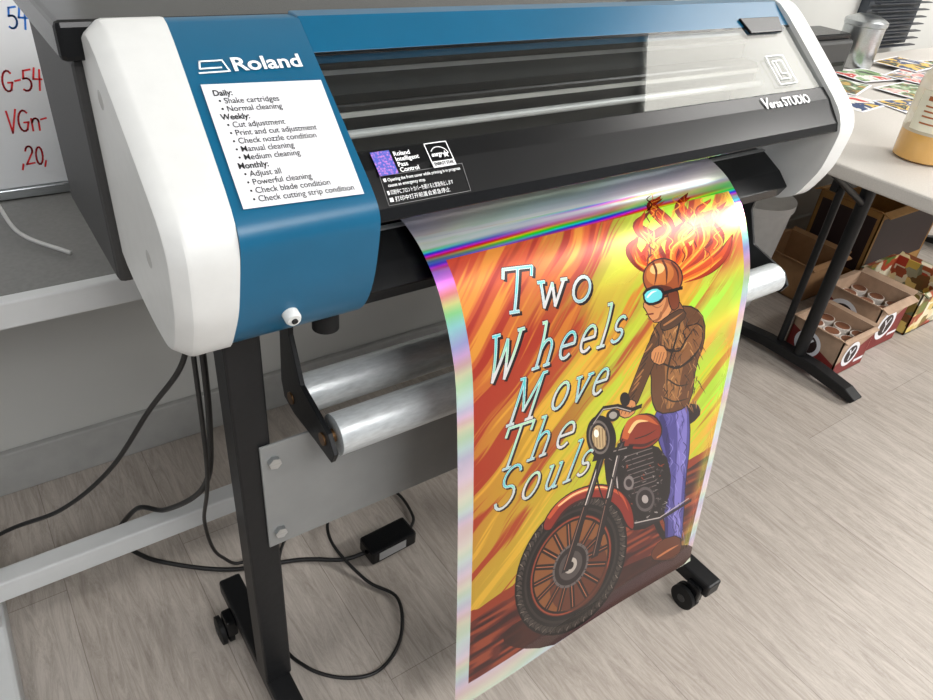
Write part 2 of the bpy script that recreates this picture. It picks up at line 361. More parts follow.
caster(.168,.42,-1);caster(.168,.755,-1);caster(.905,.385,-1);caster(.93,.79,1)
pl=par(box('cross_panel',(.19,.92),(.6005,.6045),(.375,.545),PLATE,.001),stn)
for z in (.52,.40):
    for x in (.205,.905):
        par(cyl('bolt',(x,.6005,z),(x,.594,z),.008,STEEL,n=6),pl)
for bx in (.252,1.10):
    P=[(.665,.7265),(.635,.7265),(.640,.66),(.615,.605),(.545,.585),(.530,.565),(.538,.548),(.58,.548),(.64,.545),(.668,.552),(.675,.575),(.668,.66)]
    br=par(prism('roller_bracket',P,bx-.003,bx+.003,BLACKM,.001),stn)
for (ry,rz) in ((.5576,.569),(.645,.566)):
    r=par(cyl('media_roller',(.262,ry,rz),(1.092,ry,rz),.025,ROLL,n=48,rings=[(0,.018),(.0006,.025),(.9994,.025),(1,.018)]),stn)
    par(cyl('roller_axle',(.247,ry,rz),(.262,ry,rz),.008,mat('bronze_bush',(110,80,50),.4,metal=.7),n=20),r)
# ------------------------------------------------------------------ print: surface
X0=.365; WM=.505
prof=cat([(0,.640,.7925),(0,.6013,.797),(0,.572,.789),(0,.548,.776),(0,.519,.750),(0,.489,.698),(0,.472,.642),(0,.451,.507),(0,.428,.33),(0,.407,.151),(0,.402,.128)],12)
prof=np.array([(p.y,p.z) for p in prof]); ds=np.r_[0,np.cumsum(np.hypot(*np.diff(prof,axis=0).T))]; SL=ds[-1]
def surf(x,s,off=0):
    y=np.interp(s,ds,prof[:,0]); z=np.interp(s,ds,prof[:,1]); return (X0+x,y,z)
TC,TS=0.,1.
def rectify(u,v):
    """flatten a traced artwork point to (x,s) on the sheet"""
    u=TC+(u-TC)*TS
    a_,b_=u-466.5,v-350.; d=Rm.T@np.array([a_,b_,F])
    g=prof[:,0]*d[2]-(prof[:,1]-H)*d[1]; 
    idx=np.where(g[:-1]*g[1:]<=0)[0]
    if len(idx)==0: i=0 if abs(g[0])<abs(g[-1]) else len(g)-2; t=0 if i==0 else 1
    else: i=idx[-1]; t=g[i]/(g[i]-g[i+1])
    y=prof[i,0]+(prof[i+1,0]-prof[i,0])*t; lam=y/d[1]
    return lam*d[0]-X0, ds[i]+(ds[i+1]-ds[i])*t
PX=2800.; IW=int(WM*PX); IH=int(SL*PX)
img=np.zeros((IH,IW,3),np.float32)
def up2(g,sy,sx):
    h,w=g.shape; y=np.clip(sy,0,h-1.001);x=np.clip(sx,0,w-1.001); yi=y.astype(int);xi=x.astype(int);fy=y-yi;fx=x-xi
    fy=fy*fy*(3-2*fy);fx=fx*fx*(3-2*fx)
    return g[yi,xi]*(1-fy)*(1-fx)+g[yi+1,xi]*fy*(1-fx)+g[yi,xi+1]*(1-fy)*fx+g[yi+1,xi+1]*fy*fx
yy,xx=np.mgrid[0:IH,0:IW].astype(np.float32); Sx=xx/PX; Sy=yy/PX
nA=up2(rng.random((60,60)),Sy*30,Sx*12)
def hsv(h,s,v):
    k=lambda n:(n+h*6)%6
    f=lambda n: v-v*s*np.clip(np.minimum(k(n),4-k(n)),0,1)
    return np.stack([f(5),f(3),f(1)],-1)
ON=np.ones_like(Sx)
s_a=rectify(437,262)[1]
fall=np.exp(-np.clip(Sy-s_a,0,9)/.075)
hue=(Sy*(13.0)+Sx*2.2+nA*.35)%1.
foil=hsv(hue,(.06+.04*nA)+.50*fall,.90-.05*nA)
for (c0,w0,fr,am) in ((s_a-.004,.0060,70,.98),(s_a-.024,.0030,90,.75),(s_a+.010,.004,60,.6)):  # rainbow sheen along the bend, painted into the foil colour
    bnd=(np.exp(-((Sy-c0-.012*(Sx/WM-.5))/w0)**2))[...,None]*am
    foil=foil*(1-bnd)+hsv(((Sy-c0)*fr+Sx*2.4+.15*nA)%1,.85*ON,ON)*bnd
top_=np.clip((s_a-.008-Sy)/.010,0,1)[...,None]
sl=up2(rng.random((200,8)),Sy*500,Sx*6)
grey=.80+.04*sl+.12*nA
keep=np.clip((foil.max(-1)-foil.min(-1)-.45)*2.2,0,1)[...,None]
foil=foil*(1-top_*(1-keep*.9))+np.stack([grey*.97,grey*1.0,grey*1.01],-1)*top_*(1-keep*.9)
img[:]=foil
pxL=.022; pxR=WM-.014; psT=s_a; psB=rectify(458,688)[1]
p=(Sx-pxL)/(pxR-pxL); q=(Sy-psT)/(psB-psT)
inside=(p>0)&(p<1)&(q>0)&(q<1)
al=(Sx*.74-Sy*.67); pe=(Sx*.67+Sy*.74)
wrp=up2(rng.random((40,40)),Sy*16,Sx*16)*.012
n1=up2(rng.random((300,60)),(pe+wrp)*62+5,(al+.7)*5); n2=up2(rng.random((500,80)),(pe+wrp)*170+5,(al+.7)*11); n3=up2(rng.random((900,120)),(pe+wrp)*420+5,(al+.7)*24)
nv=.58*n1+.27*n2+.15*n3
def lerp(a_,b_,t): return a_+(b_-a_)*t[...,None]
C=lambda r,g,b_: np.array([r,g,b_],np.float32)/255.
P_=np.clip(p,0,1);Q_=np.clip(q,0,1)
topc=lerp(C(190,64,42),C(222,112,38),P_); mid=lerp(C(184,110,44),C(204,212,34),P_**.6); bot=lerp(C(182,150,44),C(200,180,40),P_)
bg=np.where((Q_<.38)[...,None],lerp(topc,mid,np.clip(Q_/.38,0,1)),lerp(mid,bot,np.clip((Q_-.38)/.4,0,1)))
O1=np.ones_like(bg)
redm=np.clip((nv-.54)*12,0,1); bg=lerp(bg,O1*C(156,38,28),redm*(.82-.35*P_*(Q_>.2)))
bg=lerp(bg,O1*C(230,176,56),np.clip((.38-nv)*10,0,1)*.6)
nA3=.7*up2(rng.random((300,60)),(pe+wrp)*70+3,(al+.7)*5)+.3*n3; bg=lerp(bg,O1*C(168,222,52),np.clip((nA3-.52)*9,0,1)*np.clip(P_*1.7-.25,0,1)*np.clip(1.3-Q_,0,1))
gl=.80-.12*P_+.03*(n1-.5)
gn=up2(rng.random((160,40)),Sy*150+10*wrp,Sx*22)
gr=lerp(O1*C(92,34,26),O1*C(140,62,38),np.clip((gn-.55)*6,0,1)); gr=lerp(gr,O1*C(52,20,20),np.clip((.38-gn)*6,0,1))
bg=np.where((Q_>gl)[...,None],gr,bg)
hill=(Q_>gl-.025)&(Q_<=gl); bg=np.where(hill[...,None],C(140,52,28),bg)
# glare across the glossy film, painted into the background colours
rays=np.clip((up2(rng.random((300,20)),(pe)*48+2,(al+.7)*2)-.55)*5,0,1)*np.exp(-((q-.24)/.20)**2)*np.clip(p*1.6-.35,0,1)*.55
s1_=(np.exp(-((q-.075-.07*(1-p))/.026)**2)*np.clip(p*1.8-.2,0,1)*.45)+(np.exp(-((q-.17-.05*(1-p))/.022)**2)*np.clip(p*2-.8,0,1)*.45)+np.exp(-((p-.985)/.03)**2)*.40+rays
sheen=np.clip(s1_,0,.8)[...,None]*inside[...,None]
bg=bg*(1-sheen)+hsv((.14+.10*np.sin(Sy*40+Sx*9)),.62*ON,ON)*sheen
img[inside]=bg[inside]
def fillpoly(pts,color,a_=1.):
    P=np.array([(x*PX,s*PX) for x,s in pts]); x0,y0=np.floor(P.min(0)).astype(int); x1,y1=np.ceil(P.max(0)).astype(int)+1
    x0=max(x0,0);y0=max(y0,0);x1=min(x1,IW);y1=min(y1,IH)
    if x1<=x0 or y1<=y0: return
    Y,X=np.mgrid[y0:y1,x0:x1]; X=X+.5;Y=Y+.5; m=np.zeros(X.shape,bool); n=len(P)
    for i in range(n):
        xa,ya=P[i];xb,yb=P[(i+1)%n]
        if ya==yb: continue
        m^=((ya>Y)!=(yb>Y))&(X<(xb-xa)*(Y-ya)/(yb-ya)+xa)
    r=img[y0:y1,x0:x1]; r[m]=r[m]*(1-a_)+np.array(color,np.float32)/255.*a_
def PG(pts,color,a_=1.,sm=0,out=None):
    if sm: pts=chaikin(pts,sm)
    R=[rectify(*t) for t in pts]
    fillpoly(R,color,a_)
    if out: LN(list(pts)+[pts[0]],out,(22,12,12))
def SEG(R,k,color,a_=1.):
    for (xa,ya),(xb,yb) in zip(R[:-1],R[1:]):
        l=math.hypot(xb-xa,yb-ya)
        if l<1e-6: continue
        nx,ny=-(yb-ya)/l*k,(xb-xa)/l*k; ex,ey=(xb-xa)/l*k*.6,(yb-ya)/l*k*.6
        fillpoly([(xa+nx-ex,ya+ny-ey),(xb+nx+ex,yb+ny+ey),(xb-nx+ex,yb-ny+ey),(xa-nx-ex,ya-ny-ey)],color,a_)
def LN(pts,w,color,a_=1.): SEG([rectify(*t) for t in pts],w*.00158/2,color,a_)
def EL(c,A,B,k=1.,n=48,a0=0,a1=2*math.pi):
    return [(c[0]+k*(A[0]*math.cos(t)+B[0]*math.sin(t)),c[1]+k*(A[1]*math.cos(t)+B[1]*math.sin(t))) for t in [a0+(a1-a0)*i/n for i in range(n+ (0 if a1-a0>6.2 else 1))]]
def TG(path,w,color,a_=1.):
    Cc=[(v[0],v[1]) for v in cat([(x,y,0) for x,y in path],8)]; n=len(Cc); Lf=[];Rt=[]
    for i,(x,y) in enumerate(Cc):
        x0,y0=Cc[max(i-1,0)];x1,y1=Cc[min(i+1,n-1)]; l=math.hypot(x1-x0,y1-y0) or 1; t=i/(n-1); k=w/2*(math.sin(math.pi*min(1,.25+.75*t))**.8 if t>0.02 else .7)
        Lf.append((x-(y1-y0)/l*k,y+(x1-x0)/l*k)); Rt.append((x+(y1-y0)/l*k,y-(x1-x0)/l*k))
    PG(Lf+Rt[::-1],color,a_)
PG([(500,628),(560,600),(640,560),(690,540),(694,556),(640,600),(560,648),(505,648)],(44,16,14),.8,2)
# loose curling fire trailing up and to the sides from the helmet
rf=random.Random(5)
cols_f=[(120,24,8),(170,42,10),(206,72,14),(232,116,26),(246,172,60)]
base=[[(664,270),(648,256),(652,238),(640,226),(648,210)],[(666,268),(654,244),(668,226),(654,208),(664,196)],[(672,266),(674,242),(692,228),(682,206),(690,194)],[(676,270),(694,252),(706,232),(698,212),(710,196)],[(680,272),(704,258),(720,240),(712,220),(730,200)],[(682,278),(704,268),(724,254),(732,236)],[(660,268),(642,262),(634,248),(640,236)],[(674,268),(686,250),(680,232),(702,216),(722,208)]]
for li,cc in enumerate(cols_f):
    for P1 in base:
        PP=[(x+rf.uniform(-3,3)*(i>0),y+rf.uniform(-3,3)*(i>0)+li*1.2) for i,(x,y) in enumerate(P1)]
        TG(PP[:max(3,len(PP)-(li>2))],(15,11,7,4,1.8)[li],cc,.95)
for i in range(44):
    x=rf.uniform(646,718); y=rf.uniform(208,268); d1=rf.uniform(-4,8)
    TG([(x,y),(x+d1,y-7),(x+d1*.1,y-13),(x+d1*1.8,y-19)],rf.uniform(.9,1.9),rf.choice([(84,18,8),(246,168,54),(116,28,10),(226,100,20),(238,140,40)]),.9)
# rear wheel, seat
PG(EL((664,508),(15,4),(-6,-38)),(24,16,18)); PG(EL((665,508),(9,3),(-4,-28)),(130,56,30)); PG(EL((665,508),(5,2),(-2,-18)),(30,18,18))
PG([(640,430),(668,408),(696,402),(702,412),(692,424),(668,436),(648,446)],(34,20,22),1,1)
rj=random.Random(3)
TC,TS=672.,.84
PG([(650,412),(676,402),(692,402),(694,440),(688,480),(685,520),(682,542),(664,548),(663,500),(666,462),(656,440)],(76,70,140),1,1,1.0)
PG([(676,408),(690,406),(690,440),(684,480),(680,536),(673,540),(676,480),(680,440)],(128,120,194),.9,1)
PG([(656,418),(664,414),(672,450),(668,500),(667,544),(664,546),(664,500),(668,462)],(42,36,96),.9,1)
for i in range(70):
    x=rj.uniform(662,688); y=rj.uniform(410,536); TG([(x,y),(x+rj.uniform(-4,5),y+5),(x+rj.uniform(-3,4),y+13)],rj.uniform(.6,1.4),rj.choice([(30,24,76),(154,148,216),(50,44,110),(100,94,168)]),.8)
PG([(658,540),(681,534),(683,550),(672,560),(652,562),(646,555)],(96,46,24),1,1,1.0); TG([(654,558),(668,550),(680,544)],2,(186,110,64)); LN([(648,561),(672,560),(682,551)],1.6,(40,20,14))
TC,TS=672.,.90
# jacket
PG([(652,330),(662,318),(680,306),(698,307),(709,320),(708,344),(699,364),(694,402),(680,412),(657,415),(650,400),(650,372),(643,356)],(98,60,34),1,1,1.2)
PG([(668,322),(684,314),(690,340),(682,380),(676,408),(664,410),(666,370),(660,340)],(150,100,54),1,1)
PG([(684,328),(706,322),(706,344),(692,364),(672,368),(660,362),(662,350),(680,350),(688,342)],(132,84,46),1,1,1.1)
PG([(649,338),(659,330),(657,356),(644,384),(632,410),(621,412),(623,398),(635,370)],(88,54,30),1,1,1.1)
for i in range(190):
    x=rj.uniform(652,704); y=rj.uniform(312,406); 
    if x<660 and y>366: continue
    dx=rj.uniform(-4,4); TG([(x,y),(x+dx,y+4),(x+dx*1.6,y+8)],rj.uniform(.6,1.3),rj.choice([(44,24,16),(58,32,20),(176,122,72),(204,150,92),(64,48,36),(116,74,40)]),.8)
for i in range(10):
    y=344+i*6.5; TG([(651-i*2.4,y),(646-i*2.4,y+6),(641-i*2.2,y+10)],1.5,rj.choice([(46,24,16),(166,112,64)]))
TG([(684,312),(678,336),(668,372),(668,408)],2,(26,16,14)); TG([(662,364),(680,368),(700,352),(707,336)],2.2,(26,16,14)); TG([(662,350),(680,351),(688,340),(700,324)],1.8,(26,16,14)); TG([(668,380),(680,386),(692,384)],1.6,(34,20,16)); TG([(664,398),(676,402),(692,398)],1.6,(34,20,16))
PG([(650,350),(662,344),(669,354),(662,367),(649,362)],(204,136,82),1,1,.9)
for i in range(4): LN([(652+i*3,363),(655+i*3,353)],.7,(80,40,24))
TC,TS=0.,1.
PG([(623,404),(636,399),(638,412),(628,420),(619,416)],(204,136,82),1,1,.9)
for i in range(3): LN([(622+i*4,415),(625+i*4,407)],.8,(80,40,24))
# head looking to the side
TC,TS=664.,.92
PG([(664,300),(680,300),(688,312),(672,326),(660,322)],(140,84,50),1,1,.9)
PG([(646,298),(650,288),(668,286),(675,292),(676,306),(668,318),(656,324),(649,319),(645,311),(641,306)],(210,142,90),1,1,.9)
TG([(670,292),(667,306),(658,320)],4,(166,98,58)); TG([(662,312),(660,318),(654,323)],3,(150,90,54)); LN([(645,315),(653,314)],1.3,(110,40,30)); TG([(647,319),(654,321),(662,316)],1.3,(140,84,50)); TG([(652,306),(658,308),(664,304)],1,(150,90,56))
PG([(660,322),(672,314),(684,308),(690,316),(676,328),(662,332)],(76,48,30),1,1,.9); TG([(664,326),(674,320),(686,312)],2,(166,110,64))
PG(EL((663,278),(22,0),(0,20)),(60,26,20)); PG(EL((663,278),(20.5,0),(0,18.5)),(160,78,36)); PG(EL((660,274),(15,-1),(0,12)),(196,112,50)); PG(EL((657,269),(8,-1),(0,5.5)),(244,190,120))
TG([(652,262),(656,272),(654,286)],2.6,(88,36,22)); TG([(662,259),(667,270),(667,286)],2.6,(88,36,22)); TG([(672,262),(679,272),(680,286)],2.2,(88,36,22))
PG([(642,290),(658,284),(676,288),(680,300),(668,296),(656,294),(645,298)],(96,42,26),1,1)
PG([(668,292),(679,288),(682,306),(674,312),(670,304)],(120,56,30),1,1,.9)
PG([(641,291),(655,285),(666,290),(664,302),(650,307),(642,302)],(34,20,24),1,1); PG([(643,293),(655,288),(663,292),(662,300),(650,304),(644,301)],(110,216,222),1,1); TG([(646,298),(651,293),(657,291)],2,(230,255,250))
LN([(665,293),(684,288)],2.8,(26,16,16))
TC,TS=0.,1.
# motorcycle body
PG([(604,452),(640,442),(666,450),(673,484),(662,520),(640,533),(622,526),(608,490)],(22,14,17),1,1)
for i in range(9): LN([(626+i*.9,458+i*4.6),(653+i*.5,449+i*4.6)],1.2,(112,102,100)); 
for i in range(170):
    x=rj.uniform(610,665); y=rj.uniform(452,526); TG([(x,y),(x+rj.uniform(-3,3),y+rj.uniform(-2,3)),(x+rj.uniform(-4,4),y+rj.uniform(-3,4))],rj.uniform(.6,1.3),rj.choice([(96,88,86),(160,152,148),(12,8,10),(150,66,36),(56,38,36),(30,22,24),(12,8,10),(14,9,11)]))
PG(EL((646,500),(9,-3),(2,12)),(90,82,82)); PG(EL((646,500),(7,-2.5),(1.6,9)),(36,28,30)); PG(EL((646,500),(3,-1),(1,4)),(170,160,156))
PG(EL((630,484),(5,-2),(1,7)),(130,120,118)); PG(EL((630,484),(3,-1),(1,4)),(40,28,32))
LN([(616,462),(620,500),(636,526),(660,520),(690,500)],4.5,(36,30,34)); LN([(616,462),(620,500),(636,524),(660,518),(688,498)],1.4,(190,180,176))
PG([(620,448),(624,428),(636,416),(654,414),(664,428),(660,442),(644,452)],(132,42,24),1,2,1.5)
TG([(626,440),(632,424),(646,419),(660,426)],8,(190,90,42)); TG([(630,434),(638,423),(650,422)],3.5,(246,196,130)); TG([(630,446),(646,446),(660,438)],3,(64,20,18)); TG([(636,440),(648,436),(658,430)],1.2,(48,20,18))
# front wheel
cw=(571,566);A=(36,-62);B=(41,24)
pt=lambda k,tt:(cw[0]+k*(A[0]*math.cos(tt)+B[0]*math.sin(tt)),cw[1]+k*(A[1]*math.cos(tt)+B[1]*math.sin(tt)))
PG(EL(cw,A,B,1.05),(14,9,11)); PG(EL(cw,A,B,1.01),(64,56,52)); PG(EL(cw,A,B,.92),(22,16,17)); PG(EL(cw,A,B,.87),(46,39,37)); PG(EL(cw,A,B,.83),(14,10,12))
for i in range(80):
    t=2*math.pi*i/80
    LN([pt(.90,t),pt(.96,t+.05),pt(1.04,t+.02)],1.3,(12,8,10))
    if i%2: LN([pt(.96,t+.03),pt(1.02,t+.06)],1.0,(128,116,106))
PG(EL(cw,A,B,.765),(68,28,22)); PG(EL(cw,A,B,.75),(144,62,38)); PG(EL(cw,A,B,.725),(22,14,14)); PG(EL(cw,A,B,.69),(132,78,38))
PG(EL((cw[0]+8,cw[1]+10),A,B,.54),(88,42,26),.85)
for i in range(16):
    t=2*math.pi*i/16
    PG([pt(.12,t-.4),pt(.70,t-.06),pt(.70,t+.06),pt(.12,t+.4)],(26,16,17)); LN([pt(.2,t),pt(.68,t)],.9,(184,108,68))
PG(EL(cw,A,B,.34),(100,92,90)); PG(EL(cw,A,B,.30),(30,20,21)); PG(EL(cw,A,B,.22),(76,68,66)); PG(EL(cw,A,B,.12),(180,170,160)); PG(EL(cw,A,B,.06),(30,20,20))
for i in range(18):
    t=2*math.pi*i/18; LN([pt(.31,t),pt(.335,t)],1.0,(30,20,20))
# fender
PG([(540,528),(552,506),(574,490),(600,484),(622,490),(634,508),(636,532),(628,528),(620,508),(603,498),(582,500),(562,514),(550,532)],(132,36,26),1,2,1.4)
TG([(548,518),(562,502),(584,491),(606,489),(622,496),(630,512)],4.5,(190,78,44)); TG([(558,506),(576,494),(600,488),(616,492)],2,(252,196,140))
TG([(552,528),(566,510),(584,500),(604,498)],2.4,(54,16,16))
# forks
for (x0,y0,x1,y1) in ((606,446,566,570),(622,446,596,556)):
    LN([(x0,y0),(x1,y1)],9.5,(14,9,12)); LN([(x0,y0),(x1,y1)],4.5,(72,64,66)); LN([(x0-1,y0),(x1-1,y1)],1.2,(220,210,200))
    LN([((x0+x1)/2,(y0+y1)/2),(x1,y1)],8,(28,20,22)); LN([((x0+x1)/2-1.5,(y0+y1)/2),(x1-1.5,y1)],1.1,(140,102,88))
LN([(596,458),(632,450)],8,(18,12,15)); LN([(600,456),(628,449)],1.3,(140,130,126))
TG([(612,440),(598,470),(604,500),(620,530)],1.8,(12,8,10)); TG([(624,440),(612,470),(622,500)],1.5,(12,8,10))
PG(EL((602,438),(15,-2),(3,22)),(14,9,12)); PG(EL((600,438),(10.5,-2),(2.5,17)),(108,100,95)); PG(EL((600,438),(9,-1.5),(2.2,14.5)),(30,20,22)); PG(EL((600,438),(7,-1.5),(2,12)),(190,164,122))
for i in range(-2,3): LN([(600+i*3,429),(601+i*3,448)],.8,(120,88,56))
PG(EL((597,434),(2.5,-.5),(.6,4)),(255,250,230))
LN([(592,424),(604,409),(618,407),(632,411),(642,407)],4.4,(14,9,12)); LN([(594,424),(604,410),(618,408),(632,412)],1.1,(170,160,156))
PG(EL((614,416),(7,-2),(1,6)),(24,16,18)); PG(EL((614,416),(4,-1),(.8,3.5)),(160,154,146)); PG(EL((626,400),(5,-1),(1,7)),(20,12,15))
# lettering printed on the artwork
def arc(cx,cy,rx,ry,a0,a1,n=10): return [(cx+rx*math.cos(math.radians(a0+(a1-a0)*i/n)),cy+ry*math.sin(math.radians(a0+(a1-a0)*i/n))) for i in range(n+1)]
xh=.60
G={'T':([[(0,.80),(0,1),(.78,1),(.78,.80)],[(.39,1),(.39,0)],[(.27,0),(.51,0)]],1.06),
'w':([[(.0,xh),(.18,0),(.34,xh*.9),(.50,0),(.68,xh)],[(-.08,xh),(.10,xh)],[(.60,xh),(.76,xh)]],1.0),
'o':([arc(.27,.3,.26,.30,0,360,18)],.86),
'W':([[(.0,1),(.22,0),(.42,.86),(.62,0),(.84,1)],[(-.1,1),(.12,1)],[(.74,1),(.94,1)]],1.62),
'h':([[(.1,1),(.1,0)],[(-.02,1),(.1,1)],[(-.02,0),(.2,0)],[(.1,.42)]+arc(.30,.36,.19,.24,150,0,8)+[(.49,0)],[(.39,0),(.59,0)]],.86),
'e':([[(.04,.32),(.52,.32)]+arc(.28,.31,.25,.30,5,310,16)],.80),
'l':([[(.0,1),(.14,1),(.14,0)],[(0,0),(.28,0)]],.52),
's':([arc(.22,.45,.19,.16,40,270,10)+arc(.22,.15,.21,.15,90,-150,10)],.66),
'M':([[(.08,0),(.08,1),(.42,.25),(.76,1),(.76,0)],[(-.04,0),(.20,0)],[(.64,0),(.90,0)],[(-.06,1),(.08,1)],[(.76,1),(.90,1)]],1.55),
'v':([[(0,xh),(.24,0),(.48,xh)],[(-.1,xh),(.10,xh)],[(.38,xh),(.58,xh)]],.80),
'S':([arc(.30,.75,.27,.24,20,270,12)+arc(.30,.26,.30,.26,90,-160,12)],.98),
'u':([[(-.04,xh),(.08,xh),(.08,.22)]+arc(.26,.22,.18,.22,180,360,8)+[(.44,xh)],[(.34,xh),(.44,xh)],[(.44,xh),(.44,0),(.56,0)]],.86)}
def lettering(word,bl,br,tl):
    x0,s0=rectify(*bl);x1,s1=rectify(*br);xt,st_=rectify(*tl); hg=math.hypot(xt-x0,st_-s0)
    W_=sum(G[c][1] for c in word)-.28
    R=[];cx=0
    for c in word:
        for l in G[c][0]:
            R.append([(x0+((x1-x0)*(cx+px)/W_)+hg*.38*py, s0+(s1-s0)*(cx+px)/W_-hg*py) for px,py in l])
        cx+=G[c][1]
    for r in R: SEG([(x+.0026,y+.0030) for x,y in r],.0023,(30,16,20))
    for r in R: SEG(r,.0028,(30,18,24))
    for r in R: SEG(r,.0020,(216,222,218))
    for r in R:
        for (a_,b_) in zip(r[:-1],r[1:]):
            n=5
            for i in range(n):
                t0,t1=i/n,(i+1)/n; u0=(a_[0]+(b_[0]-a_[0])*t0,a_[1]+(b_[1]-a_[1])*t0);u1=(a_[0]+(b_[0]-a_[0])*t1,a_[1]+(b_[1]-a_[1])*t1)
                k=(u0[1]-s0)/hg*-1; hue_=.5+.5*math.sin(u0[0]*45+u0[1]*60)
                cc=np.array([84,196,204])*hue_+np.array([176,220,180])*(1-hue_) if k>.35 else np.array([140,196,204])*hue_+np.array([214,206,206])*(1-hue_)
                SEG([u0,u1],.0012,tuple(cc))
lettering('Two',(500,314),(590,300),(497,272)); lettering('Wheels',(485,384),(619,341),(480,341)); lettering('Move',(507,425),(602,393),(503,386)); lettering('The',(493,472),(568,445),(489,436)); lettering('Souls',(491,511),(585,474),(487,476))
img=np.clip(img,0,1)
bi=bpy.data.images.new('print_artwork',IW,IH,alpha=True); bi.alpha_mode='CHANNEL_PACKED'
px=np.ones((IH,IW,4),np.float32); px[...,:3]=img[::-1]
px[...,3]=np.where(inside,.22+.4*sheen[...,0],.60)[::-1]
bi.pixels.foreach_set(px.ravel()); bi.update(); bi.pack()
pm=bpy.data.materials.new('holographic_vinyl'); pm.use_nodes=True; nt=pm.node_tree; b_=nt.nodes['Principled BSDF']
ti=nt.nodes.new('ShaderNodeTexImage'); ti.image=bi; nt.links.new(ti.outputs[0],b_.inputs['Base Color']); nt.links.new(ti.outputs[1],b_.inputs['Metallic'])
rr=nt.nodes.new('ShaderNodeMapRange'); rr.inputs['From Min'].default_value=.2; rr.inputs['From Max'].default_value=.60; rr.inputs['To Min'].default_value=.33; rr.inputs['To Max'].default_value=.20
nt.links.new(ti.outputs[1],rr.inputs[0]); nt.links.new(rr.outputs[0],b_.inputs['Roughness'])
NX=26; S_=[SL*i/110 for i in range(111)]
V=[];Fc=[]
for s in S_:
    for i in range(NX+1):
        x=WM*i/NX; q_=surf(x,s); wv=.0025*math.sin(x/WM*math.pi*2+1)*min(1,max(0,(s-.12)/.3)); V.append((q_[0],q_[1]-wv,q_[2]))
for j in range(110):
    for i in range(NX): Fc.append((j*(NX+1)+i,j*(NX+1)+i+1,(j+1)*(NX+1)+i+1,(j+1)*(NX+1)+i))
po=mk('holographic_print',V,Fc,pm,smooth=True)
uvl=po.data.uv_layers.new(name='uv'); 
for lp in po.data.loops:
    k=lp.vertex_index; uvl.data[lp.index].uv=((k%(NX+1))/NX,1-(k//(NX+1))/110)
top(po,'glossy holographic vinyl print of a biker hanging from the printer','poster print')
# ------------------------------------------------------------------ desk behind, whiteboard
dk_=top(empty('desk',(.3,1.1,0)),'grey-topped desk with white metal frame standing against the wall','desk')
par(box('desk_top',(-1.2,1.20),(.95,1.28),(.60,.612),DESKT,.003),dk_)
par(box('front_rail',(-1.2,1.20),(.93,.95),(.575,.614),FRAME,.003),dk_)
par(box('lower_rail',(-.16,1.12),(.93,.965),(.10,.14),FRAME,.003),dk_)
for x in (-.17,1.12):
    par(box('foot',(x-.03,x+.03),(.60,1.2),(.0,.045),FRAME,.006),dk_)
    par(box('leg',(x-.025,x+.025),(.93,.99),(.045,.60),FRAME,.004),dk_)
wb=top(empty('whiteboard',(-.3,1.26,.614)),'white dry-erase board with red and blue handwriting on the desk','whiteboard')
par(box('board',(-.9,.195),(1.255,1.275),(.63,1.25),mat('whiteboard_enamel',(226,228,230),.2,var=.01),.002),wb)
par(box('frame_rail',(-.9,.195),(1.25,1.278),(.614,.63),STEEL,.002),wb)
RED=mat('red_marker',(226,40,44),.5,emit=.0,var=.02); BLU=mat('blue_marker',(30,110,200),.5)
zz=Vector((0,0,1)); wn=Vector((0,-1,0))
HG={'G':([arc(.3,.5,.3,.48,50,300,12)+[(.55,.42),(.32,.42)]],.72),'-':([[(.0,.5),(.28,.54)]],.42),'5':([[(.48,1),(.1,.96),(.06,.58)]+arc(.22,.30,.28,.30,100,-130,10)],.62),
'4':([[(.12,1),(.02,.5),(.5,.46)],[(.42,.9),(.34,-.05)]],.62),'V':([[(0,1),(.22,0),(.5,1.05)]],.60),'n':([[(.0,.55),(.04,0)],[(.03,.38)]+arc(.22,.36,.18,.2,160,10,6)+[(.42,0)]],.55),
'2':([arc(.22,.74,.22,.26,170,-20,8)+[(.0,.02),(.5,.05)]],.62),'0':([arc(.24,.5,.22,.48,80,430,14)],.58),',':([[(.06,.08),(-.02,-.2)]],.3),' ':([],.3)}
def hand(word,x,z,h,name,m):
    e=[];cx=0
    for c in word:
        e+=[[(x+h*.75*(cx+px)+.12*h*py, z+h*(py+.04*math.sin(cx*5))) for px,py in l] for l in HG[c][0]]; cx+=HG[c][1]
    par(poly_on((0,1.2545,0),ux,zz,wn,strokes(e,.0026),name,m,off=0),wb)
hand('G-54',.078,.776,.030,'red_handwriting',RED); hand('VGn-',.070,.716,.032,'red_handwriting',RED); hand(',20,',.076,.664,.028,'red_handwriting',RED); hand('54',.106,.862,.028,'blue_handwriting',BLU)
